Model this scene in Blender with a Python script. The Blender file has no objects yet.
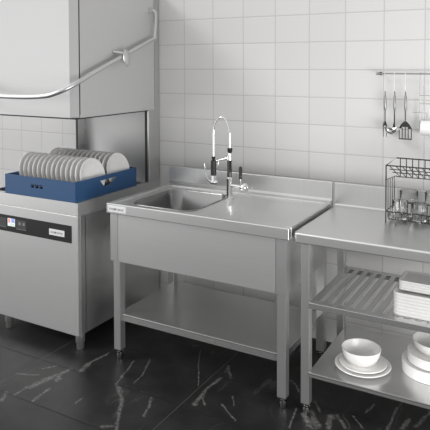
import bpy, bmesh, math, random
from mathutils import Vector, Matrix
random.seed(7)
C = bpy.context.scene.collection
S = bpy.context.scene

# ------------------------------------------------------------------ camera
cam_data = bpy.data.cameras.new('camera')
cam = bpy.data.objects.new('camera', cam_data)
C.objects.link(cam)
YAW, PITCH, ROLL, F = 0.5169, 0.0368, -0.0028, 600.5084
fwd = Vector((-math.sin(YAW), math.cos(YAW), 0)); right = Vector((math.cos(YAW), math.sin(YAW), 0)); up = Vector((0, 0, 1))
f2 = fwd * math.cos(PITCH) - up * math.sin(PITCH)
u2 = up * math.cos(PITCH) + fwd * math.sin(PITCH)
r3 = right * math.cos(ROLL) + u2 * math.sin(ROLL)
u3 = u2 * math.cos(ROLL) - right * math.sin(ROLL)
m = Matrix((r3, u3, -f2)).transposed().to_4x4()
m.translation = Vector((1.8462, -3.0734, 1.5866))
cam.matrix_world = m
cam_data.sensor_width = 36
cam_data.lens = F / 430 * 36
cam_data.shift_x = 0
cam_data.shift_y = -(215 - 85.4012) / 430
cam_data.clip_start = 0.05
S.camera = cam

# ------------------------------------------------------------------ world, sun, exposure
world = bpy.data.worlds.new('world'); S.world = world
world.use_nodes = True
nt = world.node_tree; nt.nodes.clear()
tc = nt.nodes.new('ShaderNodeTexCoord')
dot = nt.nodes.new('ShaderNodeVectorMath'); dot.operation = 'DOT_PRODUCT'
dot.inputs[1].default_value = Vector((-0.72, -0.42, 0.55)).normalized()
mr = nt.nodes.new('ShaderNodeMapRange')
mr.inputs['From Min'].default_value = -0.2; mr.inputs['From Max'].default_value = 0.9
mr.inputs['To Min'].default_value = 0.45; mr.inputs['To Max'].default_value = 1.15
bg = nt.nodes.new('ShaderNodeBackground'); bg.inputs['Color'].default_value = (1.0, 1.0, 1.0, 1)
out = nt.nodes.new('ShaderNodeOutputWorld')
nt.links.new(tc.outputs['Generated'], dot.inputs[0])
nt.links.new(dot.outputs['Value'], mr.inputs['Value'])
nt.links.new(mr.outputs['Result'], bg.inputs['Strength'])
nt.links.new(bg.outputs['Background'], out.inputs['Surface'])

sun_data = bpy.data.lights.new('sun', 'SUN'); sun_data.energy = 1.0; sun_data.angle = math.radians(16)
sun = bpy.data.objects.new('sun', sun_data); C.objects.link(sun)
sun.rotation_euler = Vector((1.15, 1.0, -1.0)).to_track_quat('-Z', 'Y').to_euler()
sun.location = (-3, -3, 4)

# unseen area lamps added as fill from the right and the far left
def fill_light(name, loc, aim, w, h, e):
    d = bpy.data.lights.new(name, 'AREA'); d.energy = e; d.shape = 'RECTANGLE'; d.size = w; d.size_y = h
    o = bpy.data.objects.new(name, d); C.objects.link(o); o.location = loc
    o.rotation_euler = (Vector(aim) - Vector(loc)).to_track_quat('-Z', 'Y').to_euler()
fill_light('fill_light_right', (3.2, -1.9, 0.62), (1.1, 0.1, 0.5), 1.8, 1.1, 64)
fill_light('fill_light_left', (-3.6, -3.8, 1.2), (-0.2, -0.4, 0.6), 3.0, 2.2, 17)

S.view_settings.view_transform = 'Standard'
S.view_settings.look = 'None'
S.view_settings.gamma = 1
S.view_settings.use_curve_mapping = False
S.view_settings.exposure = -0.08

# ------------------------------------------------------------------ materials
def new_mat(name):
    mt = bpy.data.materials.new(name); mt.use_nodes = True
    return mt, mt.node_tree, mt.node_tree.nodes['Principled BSDF']

def plain(name, col, rough=0.5, metal=0.0, spec=None, bump=0.0, bscale=60, coat=0.0):
    mt, t, b = new_mat(name)
    if isinstance(col, (int, float)): col = (col, col, col)
    n = t.nodes.new('ShaderNodeTexNoise'); n.inputs['Scale'].default_value = bscale
    co = t.nodes.new('ShaderNodeTexCoord'); t.links.new(co.outputs['Object'], n.inputs['Vector'])
    cr = t.nodes.new('ShaderNodeMix'); cr.data_type = 'RGBA'
    cr.inputs['A'].default_value = (*[c * 0.96 for c in col], 1); cr.inputs['B'].default_value = (*[min(1, c * 1.04) for c in col], 1)
    t.links.new(n.outputs['Fac'], cr.inputs['Factor']); t.links.new(cr.outputs['Result'], b.inputs['Base Color'])
    b.inputs['Roughness'].default_value = rough; b.inputs['Metallic'].default_value = metal
    if spec is not None: b.inputs['Specular IOR Level'].default_value = spec
    if coat: b.inputs['Coat Weight'].default_value = coat
    if bump:
        bp = t.nodes.new('ShaderNodeBump'); bp.inputs['Strength'].default_value = bump; bp.inputs['Distance'].default_value = 0.002
        t.links.new(n.outputs['Fac'], bp.inputs['Height']); t.links.new(bp.outputs['Normal'], b.inputs['Normal'])
    return mt

def steel(name, col=0.6, rough=0.32, metal=0.8, stretch=(3, 3, 160), var=0.05, rvar=0.02):
    """brushed stainless steel: noise stretched along the grain"""
    mt, t, b = new_mat(name)
    co = t.nodes.new('ShaderNodeTexCoord'); mp = t.nodes.new('ShaderNodeMapping')
    mp.inputs['Scale'].default_value = stretch
    n = t.nodes.new('ShaderNodeTexNoise'); n.inputs['Scale'].default_value = 1.0; n.inputs['Detail'].default_value = 4
    t.links.new(co.outputs['Object'], mp.inputs['Vector']); t.links.new(mp.outputs['Vector'], n.inputs['Vector'])
    c = t.nodes.new('ShaderNodeMix'); c.data_type = 'RGBA'
    lo, hi = col * (1 - var), col * (1 + var)
    c.inputs['A'].default_value = (lo, lo, lo * 0.995, 1); c.inputs['B'].default_value = (hi, hi, hi * 0.995, 1)
    t.links.new(n.outputs['Fac'], c.inputs['Factor']); t.links.new(c.outputs['Result'], b.inputs['Base Color'])
    r = t.nodes.new('ShaderNodeMapRange'); r.inputs['To Min'].default_value = rough - rvar; r.inputs['To Max'].default_value = rough + rvar
    t.links.new(n.outputs['Fac'], r.inputs['Value']); t.links.new(r.outputs['Result'], b.inputs['Roughness'])
    b.inputs['Metallic'].default_value = metal
    return mt

M = {}
M['steel'] = steel('brushed_steel', 0.62, 0.34, 0.8)
M['steel_top'] = steel('brushed_steel_worktop', 0.63, 0.30, 0.88, (3, 60, 3), 0.015, 0)
M['steel_shelf'] = steel('brushed_steel_shelf', 0.60, 0.25, 0.88, (3, 60, 3), 0.015, 0)
M['steel_side'] = steel('brushed_steel_leg', 0.57, 0.32, 0.85, (160, 160, 3))
M['panel'] = steel('machine_panel_steel', 0.63, 0.36, 0.7, (160, 3, 3), 0.02)
M['hood'] = steel('hood_steel', 0.58, 0.42, 0.4, (3, 3, 120), 0.02)
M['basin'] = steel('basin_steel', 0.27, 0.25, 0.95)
M['chrome'] = plain('polished_chrome', 0.8, 0.08, 1.0)
M['satin'] = plain('satin_metal_tube', 0.66, 0.34, 0.9)
M['wire'] = plain('dark_wire_metal', 0.05, 0.3, 0.7)
M['thinwire'] = plain('grey_wire_metal', 0.35, 0.35, 0.8)
M['handle'] = plain('utensil_handle_metal', 0.34, 0.35, 0.8)
M['utensil'] = plain('dark_polished_metal', 0.07, 0.2, 1.0)
M['black'] = plain('black_plastic', 0.02, 0.4)
M['panelblack'] = plain('black_control_glass', 0.018, 0.35, 0.0, 0.4)
M['buttons'] = plain('dark_grey_buttons', 0.06, 0.4)
M['marks'] = plain('printed_grey_marks', 0.25, 0.5)
M['badge'] = plain('silver_badge', 0.85, 0.35, 0.2)
M['ink'] = plain('badge_lettering', 0.2, 0.5)
M['rack'] = plain('blue_plastic', (0.027, 0.085, 0.20), 0.38, 0, 0.45)
M['china'] = plain('white_glazed_china', (0.85, 0.84, 0.825), 0.22, 0, 0.5)
M['serving'] = plain('matt_white_porcelain', (0.60, 0.595, 0.585), 0.35, 0, 0.4)
M['paper'] = plain('white_paper', 0.85, 0.9, 0, None, 0.3, 200)
M['whitewire'] = plain('pale_hook_metal', 0.75, 0.35, 0.3)
M['dark'] = plain('chamber_shade_black', 0.012, 0.6)
M['gasket'] = plain('dark_rubber_gasket', 0.04, 0.6)
gm, gt, gb = new_mat('clear_glass')
gb.inputs['Transmission Weight'].default_value = 1.0; gb.inputs['Roughness'].default_value = 0.02; gb.inputs['IOR'].default_value = 1.33
gb.inputs['Base Color'].default_value = (1, 1, 1, 1)
M['glass'] = gm

def screen(name, col, s):
    mt, t, b = new_mat(name)
    b.inputs['Base Color'].default_value = (*col, 1); b.inputs['Emission Color'].default_value = (*col, 1); b.inputs['Emission Strength'].default_value = s
    return mt
M['scr_w'] = screen('screen_white', (0.75, 0.80, 0.82), 0.45)
M['scr_r'] = screen('screen_red', (0.75, 0.35, 0.33), 0.35)
M['scr_b'] = screen('screen_blue', (0.32, 0.38, 0.75), 0.35)
M['scr_g'] = screen('screen_green', (0.62, 0.74, 0.62), 0.35)

# wall tiles --------------------------------------------------------
WY = 0.17
TW, TH, TX0, TZ0 = 0.2108, 0.1569, -0.2224, 1.8623
def math_node(t, op, a, b=None, c=None):
    n = t.nodes.new('ShaderNodeMath'); n.operation = op
    for i, v in enumerate((a, b, c)):
        if v is None: continue
        if isinstance(v, (int, float)): n.inputs[i].default_value = v
        else: t.links.new(v, n.inputs[i])
    return n.outputs[0]
def joint_dist(t, coord, off, size):
    """distance to the nearest joint of a regular grid, in metres"""
    u = math_node(t, 'SUBTRACT', coord, off)
    p = math_node(t, 'PINGPONG', u, size / 2)      # 0 at joints
    return p
wm, t, b = new_mat('white_wall_tiles')
co = t.nodes.new('ShaderNodeTexCoord'); sp = t.nodes.new('ShaderNodeSeparateXYZ'); t.links.new(co.outputs['Object'], sp.inputs[0])
dx = joint_dist(t, sp.outputs['X'], TX0, TW); dz = joint_dist(t, sp.outputs['Z'], TZ0, TH)
dmin = math_node(t, 'MINIMUM', dx, dz)
grout = t.nodes.new('ShaderNodeMapRange'); grout.inputs['From Min'].default_value = 0.0016; grout.inputs['From Max'].default_value = 0.0036
t.links.new(dmin, grout.inputs['Value'])
cell = t.nodes.new('ShaderNodeCombineXYZ')
t.links.new(math_node(t, 'FLOOR', math_node(t, 'DIVIDE', math_node(t, 'SUBTRACT', sp.outputs['X'], TX0), TW)), cell.inputs[0])
t.links.new(math_node(t, 'FLOOR', math_node(t, 'DIVIDE', math_node(t, 'SUBTRACT', sp.outputs['Z'], TZ0), TH)), cell.inputs[1])
wn = t.nodes.new('ShaderNodeTexWhiteNoise'); t.links.new(cell.outputs[0], wn.inputs['Vector'])
tile = t.nodes.new('ShaderNodeMix'); tile.data_type = 'RGBA'
tile.inputs['A'].default_value = (0.63, 0.624, 0.618, 1); tile.inputs['B'].default_value = (0.66, 0.654, 0.648, 1)
t.links.new(wn.outputs['Value'], tile.inputs['Factor'])
mx = t.nodes.new('ShaderNodeMix'); mx.data_type = 'RGBA'
mx.inputs['A'].default_value = (0.50, 0.488, 0.476, 1)
t.links.new(grout.outputs['Result'], mx.inputs['Factor']); t.links.new(tile.outputs['Result'], mx.inputs['B'])
t.links.new(mx.outputs['Result'], b.inputs['Base Color'])
b.inputs['Roughness'].default_value = 0.45
hh = t.nodes.new('ShaderNodeMapRange'); hh.inputs['From Min'].default_value = 0.001; hh.inputs['From Max'].default_value = 0.006
t.links.new(dmin, hh.inputs['Value'])
bn = t.nodes.new('ShaderNodeBump'); bn.inputs['Strength'].default_value = 0.4; bn.inputs['Distance'].default_value = 0.002
t.links.new(hh.outputs['Result'], bn.inputs['Height']); t.links.new(bn.outputs['Normal'], b.inputs['Normal'])
M['tiles'] = wm

# dark marble floor slabs ---------------------------------------------
fm, t, b = new_mat('dark_marble_floor')
co = t.nodes.new('ShaderNodeTexCoord'); sp = t.nodes.new('ShaderNodeSeparateXYZ'); t.links.new(co.outputs['Object'], sp.inputs[0])
dxj = joint_dist(t, sp.outputs['X'], 0.35, 0.89); dyj = joint_dist(t, sp.outputs['Y'], -0.785, 0.32)
dj = math_node(t, 'MINIMUM', dxj, dyj)
jm = t.nodes.new('ShaderNodeMapRange'); jm.inputs['From Min'].default_value = 0.0012; jm.inputs['From Max'].default_value = 0.003
t.links.new(dj, jm.inputs['Value'])
def noise(scale, detail=4, rough=0.55, vec=None, dist=0.0):
    n = t.nodes.new('ShaderNodeTexNoise'); n.inputs['Scale'].default_value = scale; n.inputs['Detail'].default_value = detail
    n.inputs['Roughness'].default_value = rough; n.inputs['Distortion'].default_value = dist
    t.links.new(vec or co.outputs['Object'], n.inputs['Vector'])
    return n
base_n = noise(5.5, 6, 0.6)
warp_n = noise(6, 5, 0.7)
fine_n = noise(60, 3, 0.6)
wv = t.nodes.new('ShaderNodeVectorMath'); wv.operation = 'SUBTRACT'; wv.inputs[1].default_value = (0.5, 0.5, 0.5)
t.links.new(warp_n.outputs['Color'], wv.inputs[0])
ws = t.nodes.new('ShaderNodeVectorMath'); ws.operation = 'SCALE'; ws.inputs['Scale'].default_value = 0.04
t.links.new(wv.outputs[0], ws.inputs[0])
wa = t.nodes.new('ShaderNodeVectorMath'); wa.operation = 'ADD'
t.links.new(co.outputs['Object'], wa.inputs[0]); t.links.new(ws.outputs[0], wa.inputs[1])
def band(x, width):      # 1 on the vein line, 0 away from it
    d = math_node(t, 'ABSOLUTE', math_node(t, 'SUBTRACT', x, 0.5))
    r = t.nodes.new('ShaderNodeMapRange'); r.interpolation_type = 'SMOOTHSTEP'
    r.inputs['From Min'].default_value = 0; r.inputs['From Max'].default_value = width
    r.inputs['To Min'].default_value = 1; r.inputs['To Max'].default_value = 0
    t.links.new(d, r.inputs['Value']); return r.outputs['Result']
mpv = t.nodes.new('ShaderNodeMapping'); mpv.inputs['Rotation'].default_value = (0, 0, 0.35); mpv.inputs['Scale'].default_value = (4.2, 1.3, 1)
t.links.new(wa.outputs[0], mpv.inputs['Vector'])
vn = noise(1.0, 3, 0.5, mpv.outputs['Vector'])
mask = noise(2.3, 2, 0.5)
mkr = t.nodes.new('ShaderNodeMapRange'); mkr.inputs['From Min'].default_value = 0.50; mkr.inputs['From Max'].default_value = 0.66
t.links.new(mask.outputs['Fac'], mkr.inputs['Value'])
veins = math_node(t, 'MULTIPLY', band(vn.outputs['Fac'], 0.012), mkr.outputs['Result'])
# a few large veins where they lie on the slabs
spw = t.nodes.new('ShaderNodeSeparateXYZ'); t.links.new(wa.outputs[0], spw.inputs[0])
SEG = [((-0.372, -0.995), (-0.354, -0.899), 0.02),
       ((-0.354, -0.899), (-0.326, -0.792), 0.014),
       ((-0.306, -0.905), (-0.338, -0.845), 0.012),
       ((-0.386, -1.095), (-0.386, -1.014), 0.007),
       ((-0.270, -1.089), (-0.287, -0.979), 0.008),
       ((-0.530, -0.953), (-0.424, -0.905), 0.005),
       ((-0.454, -0.848), (-0.414, -0.795), 0.006),
       ((-0.403, -1.164), (-0.445, -1.098), 0.01),
       ((-0.264, -0.770), (-0.282, -0.696), 0.014),
       ((-0.282, -0.696), (-0.268, -0.550), 0.007),
       ((-0.026, -0.780), (0.074, -0.867), 0.008),
       ((0.074, -0.867), (0.138, -0.962), 0.009),
       ((0.138, -0.962), (0.212, -1.075), 0.008),
       ((-0.026, -0.780), (-0.089, -0.552), 0.005),
       ((0.004, -0.795), (0.045, -0.823), 0.006),
       ((-0.023, -0.490), (0.040, -0.655), 0.005),
       ((0.040, -0.655), (0.046, -0.729), 0.004),
       ((0.197, -0.788), (0.238, -0.860), 0.007),
       ((0.238, -0.860), (0.252, -0.934), 0.006),
       ((0.137, -1.092), (0.178, -1.061), 0.008),
       ((-0.082, -1.012), (-0.082, -0.964), 0.006),
       ((0.406, -0.738), (0.400, -0.654), 0.012),
       ((0.400, -0.654), (0.385, -0.581), 0.009),
       ((0.385, -0.581), (0.400, -0.476), 0.009),
       ((0.413, -0.676), (0.451, -0.722), 0.006),
       ((0.373, -0.353), (0.444, -0.451), 0.008),
       ((0.394, -0.412), (0.378, -0.350), 0.006),
       ((0.155, -0.274), (0.337, -0.597), 0.003),
       ((0.529, -0.591), (0.572, -0.663), 0.003),
       ((0.516, -0.676), (0.623, -0.760), 0.005),
       ((0.874, -0.566), (0.950, -0.643), 0.012),
       ((0.900, -0.534), (0.964, -0.619), 0.014),
       ((0.888, -0.448), (0.936, -0.514), 0.005),
       ((0.989, -0.519), (1.011, -0.609), 0.012),
       ((1.011, -0.498), (1.068, -0.577), 0.008),
       ((1.076, -0.471), (1.136, -0.539), 0.005),
       ((1.137, -0.327), (1.116, -0.421), 0.005),
       ((1.229, -0.312), (1.238, -0.498), 0.005),
       ((1.305, -0.376), (1.290, -0.468), 0.01),
       ((1.371, -0.269), (1.340, -0.424), 0.008),
       ((0.715, -0.321), (0.795, -0.402), 0.004),
       ((0.829, -0.537), (0.863, -0.692), 0.004)]
wid_n = noise(22, 4, 0.7)
wmod = math_node(t, 'MULTIPLY', math_node(t, 'POWER', wid_n.outputs['Fac'], 2.0), 4.6)
acc = None
for (ax, ay), (bx, by), w in SEG:
    L2 = (bx - ax) ** 2 + (by - ay) ** 2
    px = math_node(t, 'SUBTRACT', spw.outputs['X'], ax); py = math_node(t, 'SUBTRACT', spw.outputs['Y'], ay)
    h = math_node(t, 'ADD', math_node(t, 'MULTIPLY', px, (bx - ax) / L2), math_node(t, 'MULTIPLY', py, (by - ay) / L2))
    h = math_node(t, 'MINIMUM', math_node(t, 'MAXIMUM', h, 0.0), 1.0)
    ex = math_node(t, 'SUBTRACT', px, math_node(t, 'MULTIPLY', h, bx - ax)); ey = math_node(t, 'SUBTRACT', py, math_node(t, 'MULTIPLY', h, by - ay))
    d = math_node(t, 'SQRT', math_node(t, 'ADD', math_node(t, 'MULTIPLY', ex, ex), math_node(t, 'MULTIPLY', ey, ey)))
    r = t.nodes.new('ShaderNodeMapRange'); r.interpolation_type = 'SMOOTHSTEP'
    r.inputs['From Min'].default_value = w * 0.2; r.inputs['From Max'].default_value = w * 1.7
    r.inputs['To Min'].default_value = 1; r.inputs['To Max'].default_value = 0
    t.links.new(math_node(t, 'MULTIPLY', d, wmod), r.inputs['Value'])
    acc = r.outputs['Result'] if acc is None else math_node(t, 'MAXIMUM', acc, r.outputs['Result'])
brk = t.nodes.new('ShaderNodeMapRange'); brk.inputs['From Min'].default_value = 0.38; brk.inputs['From Max'].default_value = 0.6
brk.inputs['To Min'].default_value = 0.25
t.links.new(fine_n.outputs['Fac'], brk.inputs['Value'])
acc = math_node(t, 'MULTIPLY', acc, brk.outputs['Result'])
vall = math_node(t, 'MAXIMUM', math_node(t, 'MULTIPLY', veins, 0.35), acc)
cr = t.nodes.new('ShaderNodeValToRGB')
cr.color_ramp.elements[0].position = 0.3; cr.color_ramp.elements[0].color = (0.010, 0.0098, 0.0098, 1)
cr.color_ramp.elements[1].position = 0.75; cr.color_ramp.elements[1].color = (0.030, 0.0292, 0.029, 1)
t.links.new(base_n.outputs['Fac'], cr.inputs['Fac'])
vm = t.nodes.new('ShaderNodeMix'); vm.data_type = 'RGBA'; vm.inputs['B'].default_value = (0.15, 0.146, 0.142, 1)
t.links.new(cr.outputs['Color'], vm.inputs['A']); t.links.new(vall, vm.inputs['Factor'])
jx = t.nodes.new('ShaderNodeMix'); jx.data_type = 'RGBA'; jx.inputs['A'].default_value = (0.008, 0.008, 0.008, 1)
t.links.new(jm.outputs['Result'], jx.inputs['Factor']); t.links.new(vm.outputs['Result'], jx.inputs['B'])
jl = t.nodes.new('ShaderNodeMapRange'); jl.inputs['From Min'].default_value = 0.001; jl.inputs['From Max'].default_value = 0.0028
t.links.new(dxj, jl.inputs['Value'])
j2 = t.nodes.new('ShaderNodeMix'); j2.data_type = 'RGBA'; j2.inputs['A'].default_value = (0.075, 0.073, 0.07, 1)
t.links.new(jl.outputs['Result'], j2.inputs['Factor']); t.links.new(jx.outputs['Result'], j2.inputs['B'])
t.links.new(j2.outputs['Result'], b.inputs['Base Color'])
b.inputs['Roughness'].default_value = 0.45; b.inputs['Specular IOR Level'].default_value = 0.2
bn = t.nodes.new('ShaderNodeBump'); bn.inputs['Strength'].default_value = 0.5; bn.inputs['Distance'].default_value = 0.003
t.links.new(jm.outputs['Result'], bn.inputs['Height']); t.links.new(bn.outputs['Normal'], b.inputs['Normal'])
M['floor'] = fm

# ------------------------------------------------------------------ mesh helpers (world coordinates in, stored relative to the thing)
def smooth_new(fn):
    """faces added by round shapes are shaded smooth, flat sheet metal stays flat"""
    def g(bm, *a, **k):
        n = len(bm.faces); fn(bm, *a, **k)
        bm.faces.ensure_lookup_table()
        for fc in bm.faces[n:]: fc.smooth = True
    return g

def box(bm, x0, x1, y0, y1, z0, z1, bev=0.002, seg=2):
    r = bmesh.ops.create_cube(bm, size=1)
    vs = r['verts']
    for v in vs:
        v.co = Vector((x0 + (v.co.x + .5) * (x1 - x0), y0 + (v.co.y + .5) * (y1 - y0), z0 + (v.co.z + .5) * (z1 - z0)))
    bev = min(bev, 0.45 * min(abs(x1 - x0), abs(y1 - y0), abs(z1 - z0)))
    if bev > 0:
        es = list({e for v in vs for e in v.link_edges})
        bmesh.ops.bevel(bm, geom=es, offset=bev, segments=seg, profile=0.5, affect='EDGES')

@smooth_new
def tube(bm, pts, r, n=10, cap=True):
    pts = [Vector(p) for p in pts]
    rad = r if isinstance(r, (list, tuple)) else [r] * len(pts)
    rings = []; prev = None
    for i, p in enumerate(pts):
        if i == 0: d = pts[1] - p
        elif i == len(pts) - 1: d = p - pts[i - 1]
        else: d = (pts[i + 1] - p).normalized() + (p - pts[i - 1]).normalized()
        d.normalize()
        if prev is None:
            a = Vector((0, 0, 1)) if abs(d.z) < 0.9 else Vector((1, 0, 0))
            x = d.cross(a).normalized()
        else:
            x = (prev - d * prev.dot(d)).normalized()
        prev = x; y = d.cross(x)
        rings.append([bm.verts.new(p + (x * math.cos(2 * math.pi * k / n) + y * math.sin(2 * math.pi * k / n)) * rad[i]) for k in range(n)])
    for a, c in zip(rings, rings[1:]):
        for k in range(n):
            bm.faces.new((a[k], a[(k + 1) % n], c[(k + 1) % n], c[k]))
    if cap:
        bm.faces.new(rings[0][::-1]); bm.faces.new(rings[-1])

@smooth_new
def lathe(bm, prof, centre, axis='z', n=40, closed=False):
    """prof: (radius, height) pairs; a zero radius closes the end"""
    cx, cy, cz = centre
    def P(r, h, a):
        c, s = r * math.cos(a), r * math.sin(a)
        if axis == 'z': return (cx + c, cy + s, cz + h)
        if axis == 'x': return (cx + h, cy + c, cz + s)
        return (cx + s, cy + h, cz + c)
    rings = []
    for r, h in prof:
        if r < 1e-6: rings.append([bm.verts.new(P(0, h, 0))])
        else: rings.append([bm.verts.new(P(r, h, 2 * math.pi * k / n)) for k in range(n)])
    pairs = list(zip(rings, rings[1:]))
    if closed: pairs.append((rings[-1], rings[0]))
    for a, c in pairs:
        for k in range(n):
            l = (k + 1) % n
            if len(a) == 1 and len(c) == 1: continue
            if len(a) == 1: bm.faces.new((a[0], c[l], c[k]))
            elif len(c) == 1: bm.faces.new((a[k], a[l], c[0]))
            else: bm.faces.new((a[k], a[l], c[l], c[k]))

def cyl(bm, p0, p1, r, n=20): tube(bm, [p0, p1], r, n)

def rrect(x0, x1, y0, y1, r, seg=8):
    pts = []
    for cx, cy, a0 in ((x1 - r, y1 - r, 0), (x0 + r, y1 - r, 90), (x0 + r, y0 + r, 180), (x1 - r, y0 + r, 270)):
        for k in range(seg + 1):
            a = math.radians(a0 + 90 * k / seg)
            pts.append((cx + r * math.cos(a), cy + r * math.sin(a)))
    return pts

def prism(bm, pts, z0, z1, plane='z', holes=()):
    """outline (with holes) extruded along an axis: plane 'z' uses (x,y), 'y' uses (x,z), 'x' uses (y,z)"""
    def P(p, h):
        return {'z': (p[0], p[1], h), 'y': (p[0], h, p[1]), 'x': (h, p[0], p[1])}[plane]
    edges = []
    for loop in [pts] + list(holes):
        vs = [bm.verts.new(P(p, z0)) for p in loop]
        edges += [bm.edges.new((vs[i], vs[(i + 1) % len(vs)])) for i in range(len(vs))]
    r = bmesh.ops.triangle_fill(bm, use_beauty=True, use_dissolve=False, edges=edges)
    faces = [g for g in r['geom'] if isinstance(g, bmesh.types.BMFace)]
    e = bmesh.ops.extrude_face_region(bm, geom=faces)
    d = {'z': (0, 0, z1 - z0), 'y': (0, z1 - z0, 0), 'x': (z1 - z0, 0, 0)}[plane]
    bmesh.ops.translate(bm, vec=d, verts=[g for g in e['geom'] if isinstance(g, bmesh.types.BMVert)])

@smooth_new
def loft(bm, loops, cap0=True, cap1=True):
    rings = [[bm.verts.new(p) for p in lp] for lp in loops]
    n = len(rings[0])
    for a, c in zip(rings, rings[1:]):
        for k in range(n): bm.faces.new((a[k], a[(k + 1) % n], c[(k + 1) % n], c[k]))
    if cap0: bm.faces.new(rings[0][::-1])
    if cap1: bm.faces.new(rings[-1])

@smooth_new
def sphere(bm, c, r, sx=1, sy=1, sz=1):
    rr = bmesh.ops.create_uvsphere(bm, u_segments=20, v_segments=12, radius=r)
    for v in rr['verts']: v.co = Vector((c[0] + v.co.x * sx, c[1] + v.co.y * sy, c[2] + v.co.z * sz))

def bez(p0, p1, p2, n=10):
    p0, p1, p2 = Vector(p0), Vector(p1), Vector(p2)
    return [p0 * (1 - s) ** 2 + p1 * 2 * s * (1 - s) + p2 * s * s for s in [k / n for k in range(n + 1)]]

def finish(bm, name, origin, smooth=True):
    bmesh.ops.recalc_face_normals(bm, faces=bm.faces)
    bmesh.ops.translate(bm, vec=-Vector(origin), verts=bm.verts)
    me = bpy.data.meshes.new(name); bm.to_mesh(me); bm.free()
    if smooth and any(p.use_smooth for p in me.polygons):
        me.set_sharp_from_angle(angle=math.radians(50))
    return me

def tag(o, label, cat, group=None):
    o['label'] = label; o['category'] = cat
    if group: o['group'] = group
    return o

def thing(name, loc, label, cat, group=None):
    o = bpy.data.objects.new(name, None); C.objects.link(o); o.location = loc; o.empty_display_size = 0.1
    return tag(o, label, cat, group)

def root_of(o):
    while o.parent: o = o.parent
    return o

def part(name, parent, mat, fn, label=None, smooth=True):
    """one mesh part built by fn(bm) in world coordinates under its thing or part"""
    bm = bmesh.new(); fn(bm)
    me = finish(bm, name, root_of(parent).location, smooth)
    me.materials.append(M[mat])
    o = bpy.data.objects.new(name, me); C.objects.link(o); o.parent = parent
    if label: o['label'] = label
    return o

def solo(name, loc, mat, fn, label, cat, group=None, smooth=True):
    bm = bmesh.new(); fn(bm)
    me = finish(bm, name, loc, smooth); me.materials.append(M[mat])
    o = bpy.data.objects.new(name, me); C.objects.link(o); o.location = loc
    return tag(o, label, cat, group)

# ------------------------------------------------------------------ setting
def structure(name, mat, fn):
    bm = bmesh.new(); fn(bm)
    me = finish(bm, name, (0, 0, 0), False); me.materials.append(M[mat])
    o = bpy.data.objects.new(name, me); C.objects.link(o); o['kind'] = 'structure'
    return o
structure('floor', 'floor', lambda bm: box(bm, -3.2, 3.4, -4.2, WY + 0.1, -0.05, 0, 0))
structure('wall_back', 'tiles', lambda bm: box(bm, -3.2, 3.4, WY, WY + 0.1, 0, 2.9, 0))

# ------------------------------------------------------------------ hood dishwasher
DL, DR, DF, DB = -1.135, -0.414, -0.621, 0.165
dw = thing('dishwasher', (-0.775, -0.23, 0), 'stainless steel hood dishwasher with raised hood and bent tube handle', 'dishwasher')
def f(bm):
    box(bm, DL, DR, DF + 0.022, DB - 0.01, 0.085, 0.752, 0.003)
    box(bm, DL, DR, -0.56, -0.556, 0.086, 0.751, 0)
    box(bm, DR - 0.03, DR + 0.0015, DF + 0.021, -0.562, 0.085, 0.752, 0.002)
body = part('cabinet_body', dw, 'steel_side', f)
front = part('front_panel', dw, 'panel', lambda bm: box(bm, DL, DR, DF, DF + 0.021, 0.084, 0.752, 0.003))
def f(bm):
    prism(bm, rrect(DL, DR, DF, DB, 0.004, 2), 0.757, 0.824, 'z', [rrect(DL + 0.02, DR - 0.032, -0.588, 0.03, 0.03, 4)[::-1]])
    box(bm, DL + 0.004, DR - 0.004, DF + 0.006, DB - 0.004, 0.7505, 0.758, 0)
top = part('top_rim', dw, 'panel', f)
part('wash_tank_shade', dw, 'dark', lambda bm: box(bm, DL + 0.012, DR - 0.024, -0.596, 0.038, 0.7585, 0.766, 0), 'black sheet for the shaded wash chamber under the rack')  # shallow near-black sheet stands in for the shade deep in the chamber
def f(bm): box(bm, DL + 0.01, -0.457, DF - 0.0025, DF + 0.004, 0.598, 0.695, 0.001)
cp = part('control_panel', dw, 'panelblack', f, 'black control strip')
Yp = DF - 0.0025
for xa, xb in ((-1.04, -0.968), (-0.885, -0.805)):
    part('button_field', cp, 'buttons', lambda bm: box(bm, xa, xb, Yp - 0.0012, Yp, 0.622, 0.676, 0.0006), 'dark grey touch button field')
    part('underline', cp, 'marks', lambda bm: box(bm, xa, xb, Yp - 0.0022, Yp - 0.001, 0.621, 0.6235, 0.0003))
for x in (-0.865, -0.832):
    part('button_mark', cp, 'marks', lambda bm: box(bm, x, x + 0.016, Yp - 0.0022, Yp - 0.001, 0.648, 0.664, 0.0004))
part('display', cp, 'scr_w', lambda bm: box(bm, -0.957, -0.896, Yp - 0.0015, Yp, 0.632, 0.678, 0.0005), 'small lit colour display')
part('display_icon', cp, 'scr_r', lambda bm: box(bm, -0.952, -0.934, Yp - 0.0025, Yp - 0.001, 0.652, 0.676, 0.0005), 'red display icon')
part('display_icon', cp, 'scr_b', lambda bm: box(bm, -0.925, -0.899, Yp - 0.0025, Yp - 0.001, 0.655, 0.677, 0.0005), 'blue display icon')
part('display_icon', cp, 'scr_g', lambda bm: box(bm, -0.934, -0.902, Yp - 0.0025, Yp - 0.001, 0.634, 0.65, 0.0005), 'green display icon')
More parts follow.
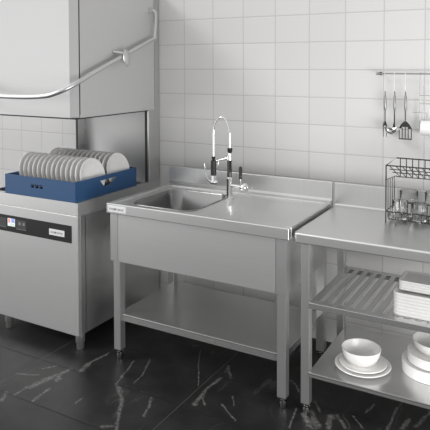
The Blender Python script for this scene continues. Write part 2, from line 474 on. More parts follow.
def lettering(bm, x0, x1, z0, z1, y):
    """tiny unreadable maker's lettering: a row of letter strokes around a round mark"""
    n = 9; w = (x1 - x0) / n; zc = (z0 + z1) / 2
    rnd = random.Random(3)
    for k in range(n):
        if k == 3: lathe(bm, [(0, -0.0006), (w * 0.55, -0.0006), (w * 0.55, 0.0006), (0, 0.0006)], (x0 + w * (k + .5), y, zc), 'y', 14); continue
        a = x0 + w * k + w * 0.15; c = a + w * 0.7; hgt = (z1 - z0) * 0.34; s = w * 0.2
        box(bm, a, a + s, y - 0.0005, y + 0.0005, zc - hgt, zc + hgt, 0)
        if k % 2 == 0: box(bm, a, c, y - 0.0005, y + 0.0005, zc + hgt - s, zc + hgt, 0)
        if k % 3 != 1: box(bm, a, c, y - 0.0005, y + 0.0005, zc - hgt, zc - hgt + s, 0)
        if k % 2 == 1: box(bm, c - s, c, y - 0.0005, y + 0.0005, zc - hgt, zc + hgt, 0)
bd = part('badge', cp, 'badge', lambda bm: box(bm, -0.622, -0.507, Yp - 0.003, Yp, 0.626, 0.661, 0.001), 'silver name badge')
part('badge_lettering', cp, 'ink', lambda bm: lettering(bm, -0.610, -0.519, 0.637, 0.650, Yp - 0.0032), 'dark lettering on the silver badge')
for fx, fy in ((-1.0, -0.585), (-0.436, -0.585), (-1.0, 0.10), (-0.436, 0.10)):
    part('foot', dw, 'satin', lambda bm: lathe(bm, [(0, 0.094), (0.026, 0.094), (0.026, 0.040), (0.021, 0.034), (0.021, 0.006), (0.017, 0), (0, 0)], (fx, fy, 0), 'z', 24))
part('back_panel', dw, 'hood', lambda bm: box(bm, -1.077, DR - 0.005, 0.12, 0.13, 0.82, 2.25, 0.001))
for xa, xb in ((DR - 0.031, DR), (-1.032, -1.012)):
    def f(bm):
        box(bm, xa, xb, 0.045, 0.112, 0.822, 1.292, 0.003)
        box(bm, xa + 0.002, xb - 0.002, 0.116, 0.164, 0.822, 2.25, 0.002)
    post = part('post', dw, 'steel_side', f)
    part('guide_strip', post, 'gasket', lambda bm: box(bm, xa + 0.0005, xa + 0.018, 0.0425, 0.0465, 0.826, 1.283, 0.0005), 'dark guide strip on the post')
def f(bm):
    c = 0.046
    prism(bm, [(DL, DF + 0.03), (DL + c, DF), (DR - c, DF), (DR - 0.003, DF + 0.030), (DR - 0.003, 0.11), (DL, 0.11)], 1.290, 2.05, 'z')
    box(bm, DR - 0.02, DR, DF + 0.036, 0.109, 1.300, 2.049, 0.002)
    box(bm, DR - 0.02, DR + 0.002, DF + 0.032, 0.109, 1.289, 1.306, 0.002)
hood = part('hood', dw, 'hood', f, None, False)
part('seam', hood, 'gasket', lambda bm: box(bm, DR - 0.012, DR - 0.0025, DF + 0.029, DF + 0.037, 1.292, 2.045, 0), 'dark vertical seam at the hood corner')
part('gasket', hood, 'gasket', lambda bm: box(bm, DL + 0.004, DR - 0.004, DF + 0.004, 0.10, 1.282, 1.291, 0.001), 'dark rubber strip along the lower edge')
def f(bm):
    path = [(-.37, .060, 1.919), (-.37, .070, 1.908), (-.37, .057, 1.750)]
    strt = [Vector((-.37, .05, 1.745)).lerp(Vector((-.37, -.56, 1.526)), s / 6) for s in range(7)]
    bend = bez((-.37, -.56, 1.526), (-.37, -.735, 1.446), (-.50, -.735, 1.418), 8)[1:] + bez((-.50, -.735, 1.418), (-.60, -.735, 1.405), (-.72, -.735, 1.405), 5)[1:]
    half = strt + bend
    tube(bm, [(-.37, .058, 1.753)] + half + [Vector((-1.549 - p.x, p.y, p.z)) for p in reversed(half)] + [(-1.179, .058, 1.753)], 0.0130, 14)
    for sx in (0, 1):
        g = lambda p: p if not sx else (-1.549 - p[0], p[1], p[2])
        tube(bm, [g((-.37, .052, 1.746)), g((-.37, .062, 1.81)), g((-.37, .070, 1.888)), g((-.374, .071, 1.912)), g((-.385, .069, 1.921)), g((-.42, .066, 1.922))], 0.0105, 12)
        cyl(bm, g((-.414, .066, 1.922)), g((-.404, .066, 1.922)), 0.02)
handle = part('tube_handle', dw, 'satin', f, 'bent round handle bar')
def f(bm):
    sphere(bm, (0, 0, 0), 1, 0.007, 0.032, 0.052)
    bmesh.ops.rotate(bm, verts=bm.verts, cent=(0, 0, 0), matrix=Matrix.Rotation(math.radians(18), 3, 'X'))
    bmesh.ops.translate(bm, vec=(-.352, -.256, 1.620), verts=bm.verts)
    cyl(bm, (-.352, -.272, 1.645), (-.414, -.305, 1.655), 0.010)
part('pivot_plate', handle, 'satin', f, 'oval pivot plate on the bar')

# ------------------------------------------------------------------ blue rack and its plates
RX0, RX1, RY0, RY1, RZ0, RZ1 = -0.976, -0.427, -0.622, -0.072, 0.8255, 0.938
rack = thing('dishwasher_rack', ((RX0 + RX1) / 2, (RY0 + RY1) / 2, RZ0), 'blue plastic dishwasher rack holding two rows of white plates', 'dishwasher rack')
def wall_x(bm, y0, y1, slot):
    holes = []
    if slot:
        for k in range(3):
            x = -0.764 + k * 0.034; holes.append([(x, 0.877), (x, 0.898), (x + 0.026, 0.898), (x + 0.026, 0.877)])
    prism(bm, [(RX0, RZ0), (RX1, RZ0), (RX1, RZ1), (RX0, RZ1)], y0, y1, 'y', holes)
part('front_wall', rack, 'rack', lambda bm: wall_x(bm, RY0, RY0 + 0.008, True))
part('rear_wall', rack, 'rack', lambda bm: wall_x(bm, RY1 - 0.008, RY1, True))
TR = [(-0.415, 0.912), (-0.380, 0.874), (-0.325, 0.874), (-0.250, 0.914)]
for xa in (RX0, RX1 - 0.008):
    part('side_wall', rack, 'rack', lambda bm: prism(bm, [(RY0 + 0.008, RZ0), (RY1 - 0.008, RZ0), (RY1 - 0.008, RZ1), (RY0 + 0.008, RZ1)], xa, xa + 0.008, 'x', [TR]))
def f(bm):
    for k in range(11):
        y = RY0 + 0.07 + k * 0.0435; box(bm, RX0 + .008, RX1 - .028, y - 0.003, y + 0.003, RZ0, RZ0 + 0.004, 0)
    for k in range(12):
        x = RX0 + 0.02 + k * 0.0433; box(bm, x - 0.003, x + 0.003, RY0 + .068, RY1 - .008, RZ0, RZ0 + 0.004, 0)
part('grid_floor', rack, 'rack', f)
ORD = ['first', 'second', 'third', 'fourth', 'fifth', 'sixth', 'seventh', 'eighth', 'ninth', 'tenth', 'eleventh', 'twelfth', 'thirteenth', 'fourteenth']
PR = 0.1065
def plate_profile(R, h=0.018, foot=0.55, th=0.004):
    return [(0, 0.003), (R * foot - 0.004, 0.003), (R * foot - 0.002, 0), (R * foot + 0.003, 0), (R * foot + 0.005, 0.004), (R * 0.72, 0.006), (R * 0.98, h - 0.002), (R, h), (R * 0.985, h + 0.003),
            (R * 0.95, h + 0.002), (R * 0.72, 0.0105), (R * 0.66, 0.008), (R * 0.3, 0.007), (0, 0.007)]
def rack_plate(bm):
    lathe(bm, plate_profile(PR, 0.016), (0, 0, 0), 'x', 44)
    bmesh.ops.rotate(bm, verts=bm.verts, cent=(0, 0, 0), matrix=Matrix.Rotation(math.radians(-11), 3, 'Y'))
bm = bmesh.new(); rack_plate(bm); pm = finish(bm, 'plate', (0, 0, 0)); pm.materials.append(M['china'])
for row, yc, x0 in (('front', -0.436, -0.962), ('rear', -0.204, -0.962)):
    for k in range(14):
        o = bpy.data.objects.new('plate', pm); C.objects.link(o)
        o.location = (x0 + k * 0.0371, yc, RZ0 + 0.0035 + PR); pass
        o.rotation_euler = (0, math.radians(random.uniform(-0.5, 0.5)), 0)
        if k == 13: lb = 'white plate standing in the blue rack, %s row, at the right end facing the sink' % row
        elif k == 0: lb = 'white plate standing in the blue rack, %s row, at the left end' % row
        else: lb = 'white plate standing in the blue rack, %s row, %s from the left' % (row, ORD[k])
        tag(o, lb, 'plate', 'white plates standing in the blue rack')

# ------------------------------------------------------------------ sink table
SL, SR, SF, SH = -0.217, 0.8226, -0.614, 0.85
sink = thing('sink_table', (0.30, -0.3, 0), 'stainless steel commercial sink table with drainboard and lower shelf', 'sink')
BAS = (-0.118, 0.268, -0.540, -0.118)
def f(bm):
    prism(bm, rrect(SL + 0.003, SR - 0.003, SF + 0.003, -0.003, 0.004, 2), 0.798, 0.841, 'z', [rrect(*BAS, 0.07)[::-1]])
    box(bm, SL, SR, SF, SF + 0.03, 0.796, SH, 0.004, 3)
    box(bm, SL, SL + 0.035, SF + 0.0302, -0.0552, 0.796, SH, 0.004, 3)
    box(bm, SR - 0.03, SR, SF + 0.0302, -0.0552, 0.796, SH, 0.004, 3)
    box(bm, SL, SR, -0.055, -0.001, 0.796, SH, 0.004, 3)
worktop = part('worktop', sink, 'steel_top', f)
def f(bm):
    box(bm, SL, SR, -0.016, 0.0, SH - 0.02, 0.9554, 0.003)
    # coved joint to the worktop
    prism(bm, [(-0.015, SH - 0.004), (-0.040, SH - 0.002), (-0.040, SH + 0.001), (-0.026, SH + 0.006), (-0.015, SH + 0.018)], SL + 0.002, SR - 0.002, 'x')
part('backsplash', sink, 'steel_side', f)
def f(bm):
    x0, x1, y0, y1 = BAS
    L = []
    for dz, ins, r in ((0.841, -0.008, 0.078), (0.8435, -0.004, 0.074), (0.8435, 0.0, 0.07), (0.836, 0.004, 0.068), (0.66, 0.012, 0.066), (0.635, 0.022, 0.06), (0.624, 0.045, 0.05)):
        L.append([(x, y, dz) for x, y in rrect(x0 + ins, x1 - ins, y0 + ins, y1 - ins, r)])
    loft(bm, L, cap0=False)
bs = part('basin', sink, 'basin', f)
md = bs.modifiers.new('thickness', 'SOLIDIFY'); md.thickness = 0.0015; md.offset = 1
part('drain', bs, 'chrome', lambda bm: lathe(bm, [(0, 0.005), (0.02, 0.004), (0.03, 0.006), (0.042, 0.004), (0.045, 0.0005), (0, 0.0005)], (0.075, -0.33, 0.624), 'z', 28), 'chrome drain')
def f(bm):
    lathe(bm, [(0.013, 0), (0.016, 0.002), (0.013, 0.004), (0.009, 0.002)], (-0.02, -0.1155, 0.815), 'y', 20)
    
part('overflow', bs, 'chrome', f, 'chrome overflow ring')
def f(bm): box(bm, -0.161, 0.747, -0.588, -0.576, 0.535, 0.80, 0.002)
part('front_apron', sink, 'steel', f)
for side in (0, 1):
    def f(bm):
        if side == 0:
            box(bm, -0.213, -0.203, -0.5755, -0.03, 0.535, 0.80, 0.002); box(bm, -0.213, -0.1635, -0.588, -0.576, 0.535, 0.80, 0.002)
        else:
            box(bm, 0.790, 0.800, -0.5755, -0.03, 0.535, 0.80, 0.002); box(bm, 0.7495, 0.800, -0.588, -0.576, 0.535, 0.80, 0.002)
    part('side_apron', sink, 'steel_side', f)
def leg_and_foot(root, x, y, w, h):
    lg = part('leg', root, 'steel_side', lambda bm: box(bm, x, x + w, y, y + w, 0.054, h, 0.003))
    part('foot_collar', lg, 'black', lambda bm: box(bm, x + 0.003, x + w - 0.003, y + 0.003, y + w - 0.003, 0.046, 0.055, 0.001), 'black plastic leg plug')
    part('foot', lg, 'chrome', lambda bm: lathe(bm, [(0, 0.048), (0.012, 0.048), (0.012, 0.040), (0.018, 0.038), (0.018, 0.004), (0.015, 0), (0, 0)], (x + w / 2, y + w / 2, 0), 'z', 22), 'chrome levelling foot')
for x in (-0.197, 0.753):
    for y in (-0.585, -0.07): leg_and_foot(sink, x, y, 0.044, 0.797)
def f(bm):
    box(bm, -0.178, 0.778, -0.572, -0.03, 0.243, 0.25, 0.002)
    box(bm, -0.178, 0.778, -0.572, -0.566, 0.213, 0.2495, 0.002); box(bm, -0.178, 0.778, -0.036, -0.03, 0.213, 0.2495, 0.002)
    box(bm, -0.178, -0.172, -0.571, -0.031, 0.213, 0.2495, 0.002); box(bm, 0.772, 0.778, -0.571, -0.031, 0.213, 0.2495, 0.002)
part('lower_shelf', sink, 'steel_shelf', f)
part('badge', sink, 'badge', lambda bm: box(bm, -0.203, -0.088, SF - 0.003, SF + 0.002, 0.806, 0.839, 0.001), 'silver name badge')
part('badge_lettering', sink, 'ink', lambda bm: lettering(bm, -0.194, -0.097, 0.816, 0.829, SF - 0.0033), 'dark lettering on the silver badge')

# faucet (bolted to the sink table)
FX, FY = 0.291, -0.179
def f(bm):
    z0 = 0.8415
    lathe(bm, [(0, 0), (0.026, 0), (0.026, 0.006), (0.017, 0.012), (0.0155, 0.10), (0.018, 0.104), (0.018, 0.112), (0.013, 0.116), (0.013, 0.12), (0, 0.12)], (FX, FY, z0), 'z', 24)
    lathe(bm, [(0.0105, 0), (0.0105, 0.10), (0.015, 0.104), (0.015, 0.118), (0.008, 0.122), (0.008, 0.15), (0, 0.15)], (FX, FY, z0 + 0.118), 'z', 20)
fau = part('faucet', sink, 'chrome', f, 'chrome pull-down spring faucet with black grips')
part('riser_reflection_sleeve', fau, 'utensil', lambda bm: lathe(bm, [(0.0128, 0), (0.0128, 0.098), (0.0106, 0.1), (0.0106, 0)], (FX, FY, 0.958), 'z', 20, True))  # dark metal sleeve added to imitate dark reflections on the chrome riser
part('hose_coupling', fau, 'black', lambda bm: lathe(bm, [(0.006, 0), (0.012, 0.008), (0.015, 0.026), (0.009, 0.03), (0.006, 0.02)], (FX + 0.003, FY, 1.092), 'z', 18, True))
def f(bm):
    arch = []
    cx = (0.19 + 0.294) / 2; a = (0.294 - 0.19) / 2
    arch.append(Vector((0.294, FY, 1.10)))
    for k in range(25):
        th = math.pi * k / 24
        arch.append(Vector((cx + a * math.cos(th), FY, 1.17 + 0.118 * math.sin(th) ** 0.8)))
    arch += [Vector((0.19, FY, 1.12)), Vector((0.19, FY, 1.065))]
    tube(bm, arch, 0.0056, 10)
part('hose', fau, 'chrome', f)
def f(bm):
    lathe(bm, [(0, 0.065), (0.008, 0.065), (0.010, 0.05), (0.0145, 0.045), (0.0145, 0.02), (0.020, 0.014), (0.020, 0.004), (0.016, 0), (0, 0)], (0.191, FY, 0.915), 'z', 22)
    tube(bm, bez((0.13, FY, 1.022), (0.138, FY, 0.96), (0.158, FY, 0.930), 8) + [Vector((0.185, FY, 0.926))], 0.0048, 8)
    sphere(bm, (0.205, FY, 0.925), 0.013)
sp = part('spray_head', fau, 'chrome', f)
part('spray_grip', fau, 'black', lambda bm: lathe(bm, [(0, 0.108), (0.006, 0.108), (0.012, 0.102), (0.008, 0.088), (0.0155, 0.082), (0.0155, 0.002), (0.013, 0), (0, 0)], (0.19, FY, 0.960), 'z', 22), 'black spray grip')
def f(bm):
    tube(bm, [(0.297, FY, 1.068), (0.25, FY, 1.056), (0.21, FY, 1.044)], [0.0095, 0.0075, 0.0065], 10)
    tube(bm, [(0.222, FY, 1.047), (0.222, FY - 0.004, 1.02), (0.214, FY - 0.006, 1.01)], 0.003, 8)
    lathe(bm, [(0.0105, -0.012), (0.0105, 0.012), (0.017, 0.012), (0.017, -0.012)], (FX, FY, 1.068), 'z', 18, True)
part('spray_holder', fau, 'chrome', f)
def f(bm):
    cyl(bm, (FX, FY, 0.915), (0.372, FY, 0.912), 0.011, 16)
    sphere(bm, (0.380, FY, 0.911), 0.026)
    cyl(bm, (0.36, FY, 0.91), (0.359, FY, 0.96), 0.005, 12)
lv = part('lever', fau, 'chrome', f)
part('lever_grip', fau, 'black', lambda bm: lathe(bm, [(0, 0.068), (0.005, 0.068), (0.0098, 0.062), (0.0098, 0.002), (0.007, 0), (0, 0)], (0.359, FY, 0.956), 'z', 18), 'black lever grip')

# ------------------------------------------------------------------ work table
TL, TR_, TF, TZ = 0.8360, 2.04, -0.597, 0.833
table = thing('work_table', (1.44, -0.3, 0), 'stainless steel work table with slatted middle shelf and solid lower shelf', 'table')
def f(bm):
    o = lambda d: [(TL + d, -0.0), (TL + d, TF + 0.03)]
    def loop(ins, z):
        r = 0.022
        pts = [(TL + ins, 0.0 - ins)]
        for k in range(9):
            a = math.radians(180 + 90 * k / 8); pts.append((TL + r + (r - ins) * math.cos(a), TF + r + (r - ins) * math.sin(a)))
        for k in range(9):
            a = math.radians(270 + 90 * k / 8); pts.append((TR_ - r + (r - ins) * math.cos(a), TF + r + (r - ins) * math.sin(a)))
        pts.append((TR_ - ins, 0.0 - ins))
        return [(x, y, z) for x, y in pts]
    loft(bm, [loop(0.003, 0.787), loop(0, 0.790), loop(0, 0.792), loop(0, TZ - 0.008), loop(0, TZ - 0.006), loop(0.002, TZ - 0.002), loop(0.006, TZ), loop(0.010, TZ)])
part('worktop', table, 'steel_top', f)
def f(bm):
    box(bm, TL, TR_, -0.015, 0, TZ - 0.02, 0.9546, 0.003)
    prism(bm, [(-0.014, TZ - 0.002), (-0.030, TZ - 0.001), (-0.020, TZ + 0.004), (-0.014, TZ + 0.012)], TL + 0.002, TR_ - 0.002, 'x')
part('backsplash', table, 'steel_side', f)
for x in (0.866, 1.974):
    for y in (-0.577, -0.07): leg_and_foot(table, x, y, 0.040, 0.789)
def f(bm):
    z0, z1 = 0.496, 0.523
    box(bm, 0.905, 1.975, -0.581, -0.545, z0, z1, 0.002); box(bm, 0.872, 2.008, -0.060, -0.03, z0, z1, 0.002)
    box(bm, 0.905, 0.940, -0.545, -0.06, z0, z1 - 0.0003, 0.002); box(bm, 1.940, 1.975, -0.545, -0.06, z0, z1 - 0.0003, 0.002)
    k = 0
    x = 0.960
    while x < 1.92:
        box(bm, x, x + 0.025, -0.56, -0.04, z0 + 0.005, z1 - 0.0005, 0.003); x += 0.0465
part('slatted_shelf', table, 'steel_shelf', f)
def f(bm):
    z0, z1 = 0.186, 0.207
    box(bm, 0.9045, 1.9755, -0.582, -0.03, z1 - 0.007, z1, 0.002)
    box(bm, 0.9045, 1.9755, -0.582, -0.576, z0, z1 - 0.0005, 0.002); box(bm, 0.9045, 1.9755, -0.036, -0.03, z0, z1 - 0.0005, 0.002)
    box(bm, 0.9045, 0.9105, -0.581, -0.031, z0, z1 - 0.0005, 0.002); box(bm, 1.9695, 1.9755, -0.581, -0.031, z0, z1 - 0.0005, 0.002)
part('lower_shelf', table, 'steel_shelf', f)

# ------------------------------------------------------------------ white crockery on the table's shelves
def dish(name, x, y, z, prof, label, cat, group=None, n=48):
    return solo(name, (x, y, z), 'china', lambda bm: lathe(bm, prof, (x, y, z), 'z', n), label, cat, group)
def stack_profile(R, t, foot=0.6):
    return [(0, 0.002), (R * foot, 0.002), (R * foot, 0), (R * foot + 0.004, 0), (R - 0.0012, 0.0001), (R, 0.0012), (R, t - 0.0012), (R - 0.0012, t), (R - 0.008, t - 0.001), (R - 0.02, 0.0045), (R * 0.5, 0.004), (0, 0.004)]
def bowl_profile(R, h, foot):
    return [(0, 0.003), (foot - 0.004, 0.003), (foot - 0.002, 0), (foot + 0.002, 0), (foot + 0.003, 0.004), (foot + (R - foot) * .55, h * 0.22), (foot + (R - foot) * .88, h * 0.6), (R, h - 0.001), (R - 0.001, h + 0.0012), (R - 0.0035, h),
            (foot + (R - foot) * .88 - 0.005, h * 0.6), (foot + (R - foot) * .55 - 0.004, h * 0.22 + 0.005), (foot * 0.7, 0.009), (0, 0.008)]
LZ = 0.2073
dish('dinner_plate', 1.104, -0.42, LZ, plate_profile(0.125, 0.017, 0.6), 'white dinner plate lying on the lower shelf under a saucer and a bowl', 'plate', 'white crockery on the lower shelf')
dish('side_plate', 1.104, -0.415, LZ + 0.0085, plate_profile(0.105, 0.014, 0.6), 'smaller white plate between the bowl and the dinner plate beneath it', 'plate', 'white crockery on the lower shelf')
dish('bowl', 1.094, -0.41, LZ + 0.0165, bowl_profile(0.088, 0.069, 0.045), 'empty white bowl standing on the left plates of the lower shelf', 'bowl', 'white crockery on the lower shelf')
RXc, RYc = 1.385, -0.30
z = LZ
names5 = ['bottom one', 'second from below', 'third from below', 'fourth from below', 'highest large one']
for k in range(5):
    dish('dinner_plate', RXc, RYc, z, stack_profile(0.132, 0.0098), 'large white plate in the right stack on the lower shelf, %s' % names5[k], 'plate', 'large plates in the right stack')
    z += 0.0098
z -= 0.0
names4 = ['lowest', 'middle', 'upper', 'topmost']
for k in range(4):
    dish('side_plate', RXc + 0.004, RYc + 0.004, z, stack_profile(0.113, 0.0102), 'smaller white plate in the right stack on the lower shelf, %s' % ['lowest', 'second lowest', 'second highest', 'highest'][k], 'plate', 'smaller plates in the right stack')
    z += 0.0102
dish('bowl', RXc + 0.006, RYc + 0.004, z, bowl_profile(0.092, 0.052, 0.055), 'empty white bowl on top of the plate stack at the right of the lower shelf', 'bowl')

def tray_fn(x0, x1, y0, y1, z, h, r):
    def f(bm):
        L = []
        for ins, zz in ((0.030, z), (0.0010, z + 0.0001), (0, z + 0.0010), (0, z + 0.0045), (0, z + h - 0.0010), (0.0009, z + h), (0.005, z + h), (0.008, z + h - 0.003), (0.016, z + 0.0045)):
            L.append([(x, y, zz) for x, y in rrect(x0 + ins, x1 - ins, y0 + ins, y1 - ins, max(r - ins, 0.006))])
        loft(bm, L)
    return f
z = 0.5232
low_words = ['bottom', 'second', 'third', 'fourth', 'fifth', 'sixth', 'seventh']
for k in range(7):
    solo('serving_plate', (1.42, -0.43, z), 'serving', tray_fn(1.2575 , 1.60, -0.527, -0.325, z, 0.01365, 0.03),
             'large white rectangular plate on the slatted shelf, ' + ('bottom of its stack' if k == 0 else 'topmost large one of its stack' if k == 6 else low_words[k] + ' from the bottom of its stack'), 'plate', 'large rectangular plates on the slatted shelf')
    z += 0.0137
for k in range(4):
    solo('serving_plate', (1.44, -0.42, z), 'serving', tray_fn(1.273, 1.58, -0.487, -0.345, z, 0.01015, 0.018),
         'small white rectangular plate on top of the large ones, ' + ['lowest of the four', 'second lowest of the four', 'second highest of the four', 'topmost of the four'][k], 'plate', 'small rectangular plates on the slatted shelf')
    z += 0.0102

# ------------------------------------------------------------------ wire drying rack and glasses on the table
WX0, WX1, WY0, WY1, WZ0, WZ1 = 1.156, 1.66, -0.230, -0.018, 0.8335, 1.104
wr = thing('drying_rack', ((WX0 + WX1) / 2, (WY0 + WY1) / 2, WZ0), 'dark wire drying rack with slanted upper tier standing on the work table', 'drying rack')
ZB, ZS = 0.886, 1.016
def f(bm):
    r = 0.0030
    for x in (WX0, WX1):
        tube(bm, [(x, WY0, WZ0), (x, WY0, WZ1), (x, WY1, WZ1 + 0.006), (x, WY1, WZ0)], r, 8)
        tube(bm, [(x, WY0, ZS + 0.02), (x, WY1, ZS + 0.004)], 0.002, 8)
        tube(bm, [(x, WY0, ZB), (x, WY1, ZB)], r * .8, 8)
        for k in range(1, 5):
            y = WY0 + (WY1 - WY0) * k / 5; tube(bm, [(x, y, 0.846), (x, y, ZS + 0.02 - 0.016 * k / 5)], 0.0022, 6)
    tube(bm, [(WX0, WY0, WZ1), (WX1, WY0, WZ1)], r, 8); tube(bm, [(WX0, WY1, WZ1 + 0.006), (WX1, WY1, WZ1 + 0.006)], r, 8)
    tube(bm, [(WX0, WY0, ZB), (WX1, WY0, ZB)], r * .85, 8); tube(bm, [(WX0, WY1, ZB), (WX1, WY1, ZB)], r * .85, 8)
part('frame', wr, 'wire', f)
def f(bm):
    n = 17
    for k in range(n):
        x = WX0 + (WX1 - WX0) * (k + .5) / n
        tube(bm, [(x, WY0, WZ1), (x + 0.004, WY1, ZS), (x + 0.004, WY1, WZ1 + 0.006)], 0.0024, 6)
    for s in (0.33, 0.62, 1.0):
        y = WY0 + (WY1 - WY0) * s; zz = WZ1 + (ZS - WZ1) * s
        tube(bm, [(WX0, y, zz), (WX1, y, zz)], 0.0024, 6)
part('upper_tier', wr, 'wire', f)
def f(bm):
    n = 17
    for k in range(n):
        x = WX0 + (WX1 - WX0) * (k + .5) / n
        pts = [Vector((x, WY0, ZB))] + bez((x, WY0, ZB - 0.01), (x, WY0 - 0.002, 0.842), (x, WY0 + 0.03, 0.8425), 6) + [Vector((x, WY1 - 0.002, 0.8425)), Vector((x, WY1, ZB))]
        tube(bm, pts, 0.0018, 6)
    for s in (0.2, 0.5, 0.8):
        y = WY0 + (WY1 - WY0) * s; tube(bm, [(WX0, y, 0.8405), (WX1, y, 0.8405)], 0.0018, 6)
part('bottom_grid', wr, 'wire', f)
def glass_profile(R, h):
    rb = R * 0.86
    return [(0, 0), (rb - 0.004, 0), (rb, 0.003), (R - 0.001, h * 0.5), (R, h - 0.001), (R - 0.001, h), (R - 0.0025, h - 0.0005), (R - 0.0035, h * 0.5), (rb - 0.004, 0.012), (rb - 0.009, 0.009), (0, 0.008)]
GZ = 0.8445
GL = [(1.234, -0.095, 0.043, 0.122, 'tall clear drinking glass in the drying rack, nearest its left end'), (1.212, -0.178, 0.036, 0.088, 'short clear drinking glass at the front left of the drying rack'),
      (1.300, -0.175, 0.037, 0.082, 'short clear drinking glass at the front of the drying rack, second from its left'), (1.349, -0.085, 0.043, 0.122, 'tall clear drinking glass at the rear of the drying rack, second from its left')]
for x, y, R, h, lb in GL:
    solo('drinking_glass', (x, y, GZ), 'glass', lambda bm: lathe(bm, glass_profile(R, h), (x, y, GZ), 'z', 36), lb, 'glass', 'glasses in the drying rack')

# ------------------------------------------------------------------ utensil rail on the wall
RYL, RZL = 0.125, 1.530
rail = thing('utensil_rail', (1.4, WY, 1.53), 'thin dark metal utensil rail mounted on the tiled wall', 'rail')
part('bar', rail, 'handle', lambda bm: cyl(bm, (1.022, RYL, RZL), (1.76, RYL, RZL), 0.0038, 12))
for x in (1.022, 1.76):
    part('end_cap', rail, 'thinwire', lambda bm: lathe(bm, [(0, -0.009), (0.0065, -0.009), (0.0075, -0.006), (0.0075, 0.006), (0.0065, 0.009), (0, 0.009)], (x, RYL, RZL), 'x', 16))
for x in (1.027, 1.755):
    part('bracket', rail, 'wire', lambda bm: (cyl(bm, (x, RYL, RZL), (x, WY, RZL), 0.0035, 10), cyl(bm, (x, WY - 0.003, RZL), (x, WY, RZL), 0.009, 16)))
def s_hook(x, label):
    def f(bm):
        pts = []
        for k in range(9):
            a = math.radians(-30 + 210 * k / 8); pts.append(Vector((x, RYL + 0.0062 * math.cos(a), RZL + 0.0062 * math.sin(a))))
        pts += [Vector((x, RYL - 0.0062, RZL - 0.02)), Vector((x, RYL - 0.0055, RZL - 0.083))]
        for k in range(1, 8):
            a = math.radians(180 + 200 * k / 8); pts.append(Vector((x, RYL + 0.004 + 0.0095 * math.cos(a) , RZL - 0.086 + 0.0095 * math.sin(a))))
        tube(bm, pts, 0.0019, 8)
    solo('s_hook', (x, RYL, RZL), 'whitewire', f, label, 'hook', 'hooks on the utensil rail')
XF, XL, XS = 1.061, 1.110, 1.166
YH = RYL + 0.004
def grip(bm, x, z1=1.414, z0=1.335):
    tube(bm, [(x, YH, z1 + 0.008), (x, YH, z1), (x, YH, z1 - 0.012), (x, YH, (z0 + z1) / 2), (x, YH, z0 + 0.006), (x, YH, z0)], [0.003, 0.0055, 0.007, 0.0082, 0.0068, 0.004], 12)
    lp = [(x, YH + 0.009 * math.sin(2 * math.pi * k / 12), z1 + 0.0155 + 0.009 * math.cos(2 * math.pi * k / 12)) for k in range(13)]
    tube(bm, lp, 0.0019, 6)
s_hook(XF, 'pale hook on the rail from which the two-pronged fork hangs')
s_hook(XL, 'pale hook on the rail from which the ladle hangs')
s_hook(XS, 'pale hook on the rail from which the slotted spatula hangs')
fk = thing('serving_fork', (XF, YH, 1.2), 'metal two-pronged fork hanging leftmost on the wall rail', 'fork', 'utensils on the wall rail')
part('handle', fk, 'handle', lambda bm: grip(bm, XF))
def f(bm):
    tube(bm, [(XF, YH, 1.337), (XF, YH, 1.27)], [0.0034, 0.003], 8)
    lathe(bm, [(0, 0.012), (0.004, 0.01), (0.009, -0.004), (0.010, -0.012), (0, -0.012)], (XF, YH, 1.268), 'z', 14)
    for s in (-1, 1): tube(bm, [(XF + s * 0.007, YH, 1.262), (XF + s * 0.0085, YH, 1.235), (XF + s * 0.008, YH, 1.194)], [0.003, 0.0026, 0.0014], 8)
part('prongs', fk, 'utensil', f)
ld = thing('ladle', (XL, YH, 1.21), 'metal ladle hanging on the rail between the fork and the slotted spatula', 'ladle', 'utensils on the wall rail')
part('handle', ld, 'handle', lambda bm: grip(bm, XL))
def f(bm):
    R = 0.041; pr = []
    for k in range(9):
        a = math.radians(90 * k / 8); pr.append((R * math.sin(a), -R * 0.95 * math.cos(a)))
    for k in range(8, -1, -1):
        a = math.radians(90 * k / 8); pr.append(((R - 0.0022) * math.sin(a), -(R - 0.0022) * 0.95 * math.cos(a)))
    pr[0] = (0, pr[0][1]); pr[-1] = (0, pr[-1][1])
    lathe(bm, pr, (XL - 0.004, YH - 0.040, 1.25), 'z', 28)
part('cup', ld, 'chrome', f)
part('stem', ld, 'utensil', lambda bm: tube(bm, [(XL, YH, 1.337), (XL, YH, 1.275), (XL - 0.002, YH - 0.001, 1.248)], [0.0034, 0.0034, 0.0075], 8))
st = thing('slotted_spatula', (XS, YH, 1.19), 'metal slotted spatula hanging on the rail beside the ladle', 'spatula', 'utensils on the wall rail')
part('handle', st, 'handle', lambda bm: grip(bm, XS))
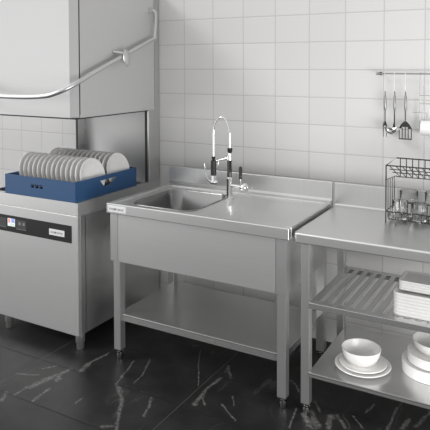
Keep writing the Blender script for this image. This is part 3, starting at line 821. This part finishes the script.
def f(bm):
    tube(bm, [(XS, YH, 1.337), (XS, YH, 1.275)], [0.0034, 0.003], 8)
    out_ = [(XS - 0.033, 1.186), (XS + 0.033, 1.186), (XS + 0.033, 1.245), (XS + 0.024, 1.262), (XS + 0.006, 1.282), (XS - 0.006, 1.282), (XS - 0.024, 1.262), (XS - 0.033, 1.245)]
    hl = []
    for k in range(4):
        a = XS - 0.0285 + k * 0.0153; top_ = 1.243 if k in (0, 3) else 1.252
        hl.append([(a, 1.192), (a, top_), (a + 0.0112, top_), (a + 0.0112, 1.192)])
    prism(bm, out_, YH - 0.001, YH + 0.001, 'y', hl)
part('slotted_blade', st, 'utensil', f)

th = thing('paper_towel_holder', (1.36, RYL, 1.21), 'thin wire paper towel holder hanging from the right end of the rail', 'holder')
def f(bm):
    for x in (1.24, 1.50):
        tube(bm, [(x, RYL + 0.0065, RZL - 0.004), (x, RYL + 0.004, RZL + 0.0065), (x, RYL - 0.0065, RZL), (x, RYL - 0.006, RZL - 0.03), (x, RYL - 0.004, 1.252)], 0.0020, 6)
        tube(bm, [(x + 0.015, RYL + 0.01, 1.47), (x + 0.015, RYL + 0.01, 1.212)], 0.0013, 6)
    for zz in (1.419, 1.377): tube(bm, [(1.24, RYL - 0.006, zz), (1.50, RYL - 0.006, zz)], 0.0018, 6)
    tube(bm, [(1.206, RYL - 0.02, 1.333), (1.278, RYL - 0.02, 1.331), (1.278, RYL - 0.02, 1.303)], 0.0018, 6)
    tube(bm, [(1.243, RYL - 0.006, 1.332), (1.243, RYL - 0.02, 1.332)], 0.0018, 6)
    tube(bm, [(1.24, RYL - 0.004, 1.252), (1.50, RYL - 0.004, 1.252)], 0.004, 8)
part('wire_frame', th, 'thinwire', f)
pt = thing('paper_towel_roll', (1.37, RYL - 0.004, 1.252), 'white paper towel roll on the wire holder right of the spatula', 'paper towel')
part('paper', pt, 'paper', lambda bm: lathe(bm, [(0.0165, -0.122), (0.036, -0.122), (0.038, -0.120), (0.038, 0.118), (0.036, 0.12), (0.0165, 0.12)], (1.37, RYL - 0.004, 1.252), 'x', 40, True))
part('core', pt, 'paper', lambda bm: lathe(bm, [(0.0145, -0.123), (0.0166, -0.123), (0.0166, 0.121), (0.0145, 0.121)], (1.37, RYL - 0.004, 1.252), 'x', 24, True))
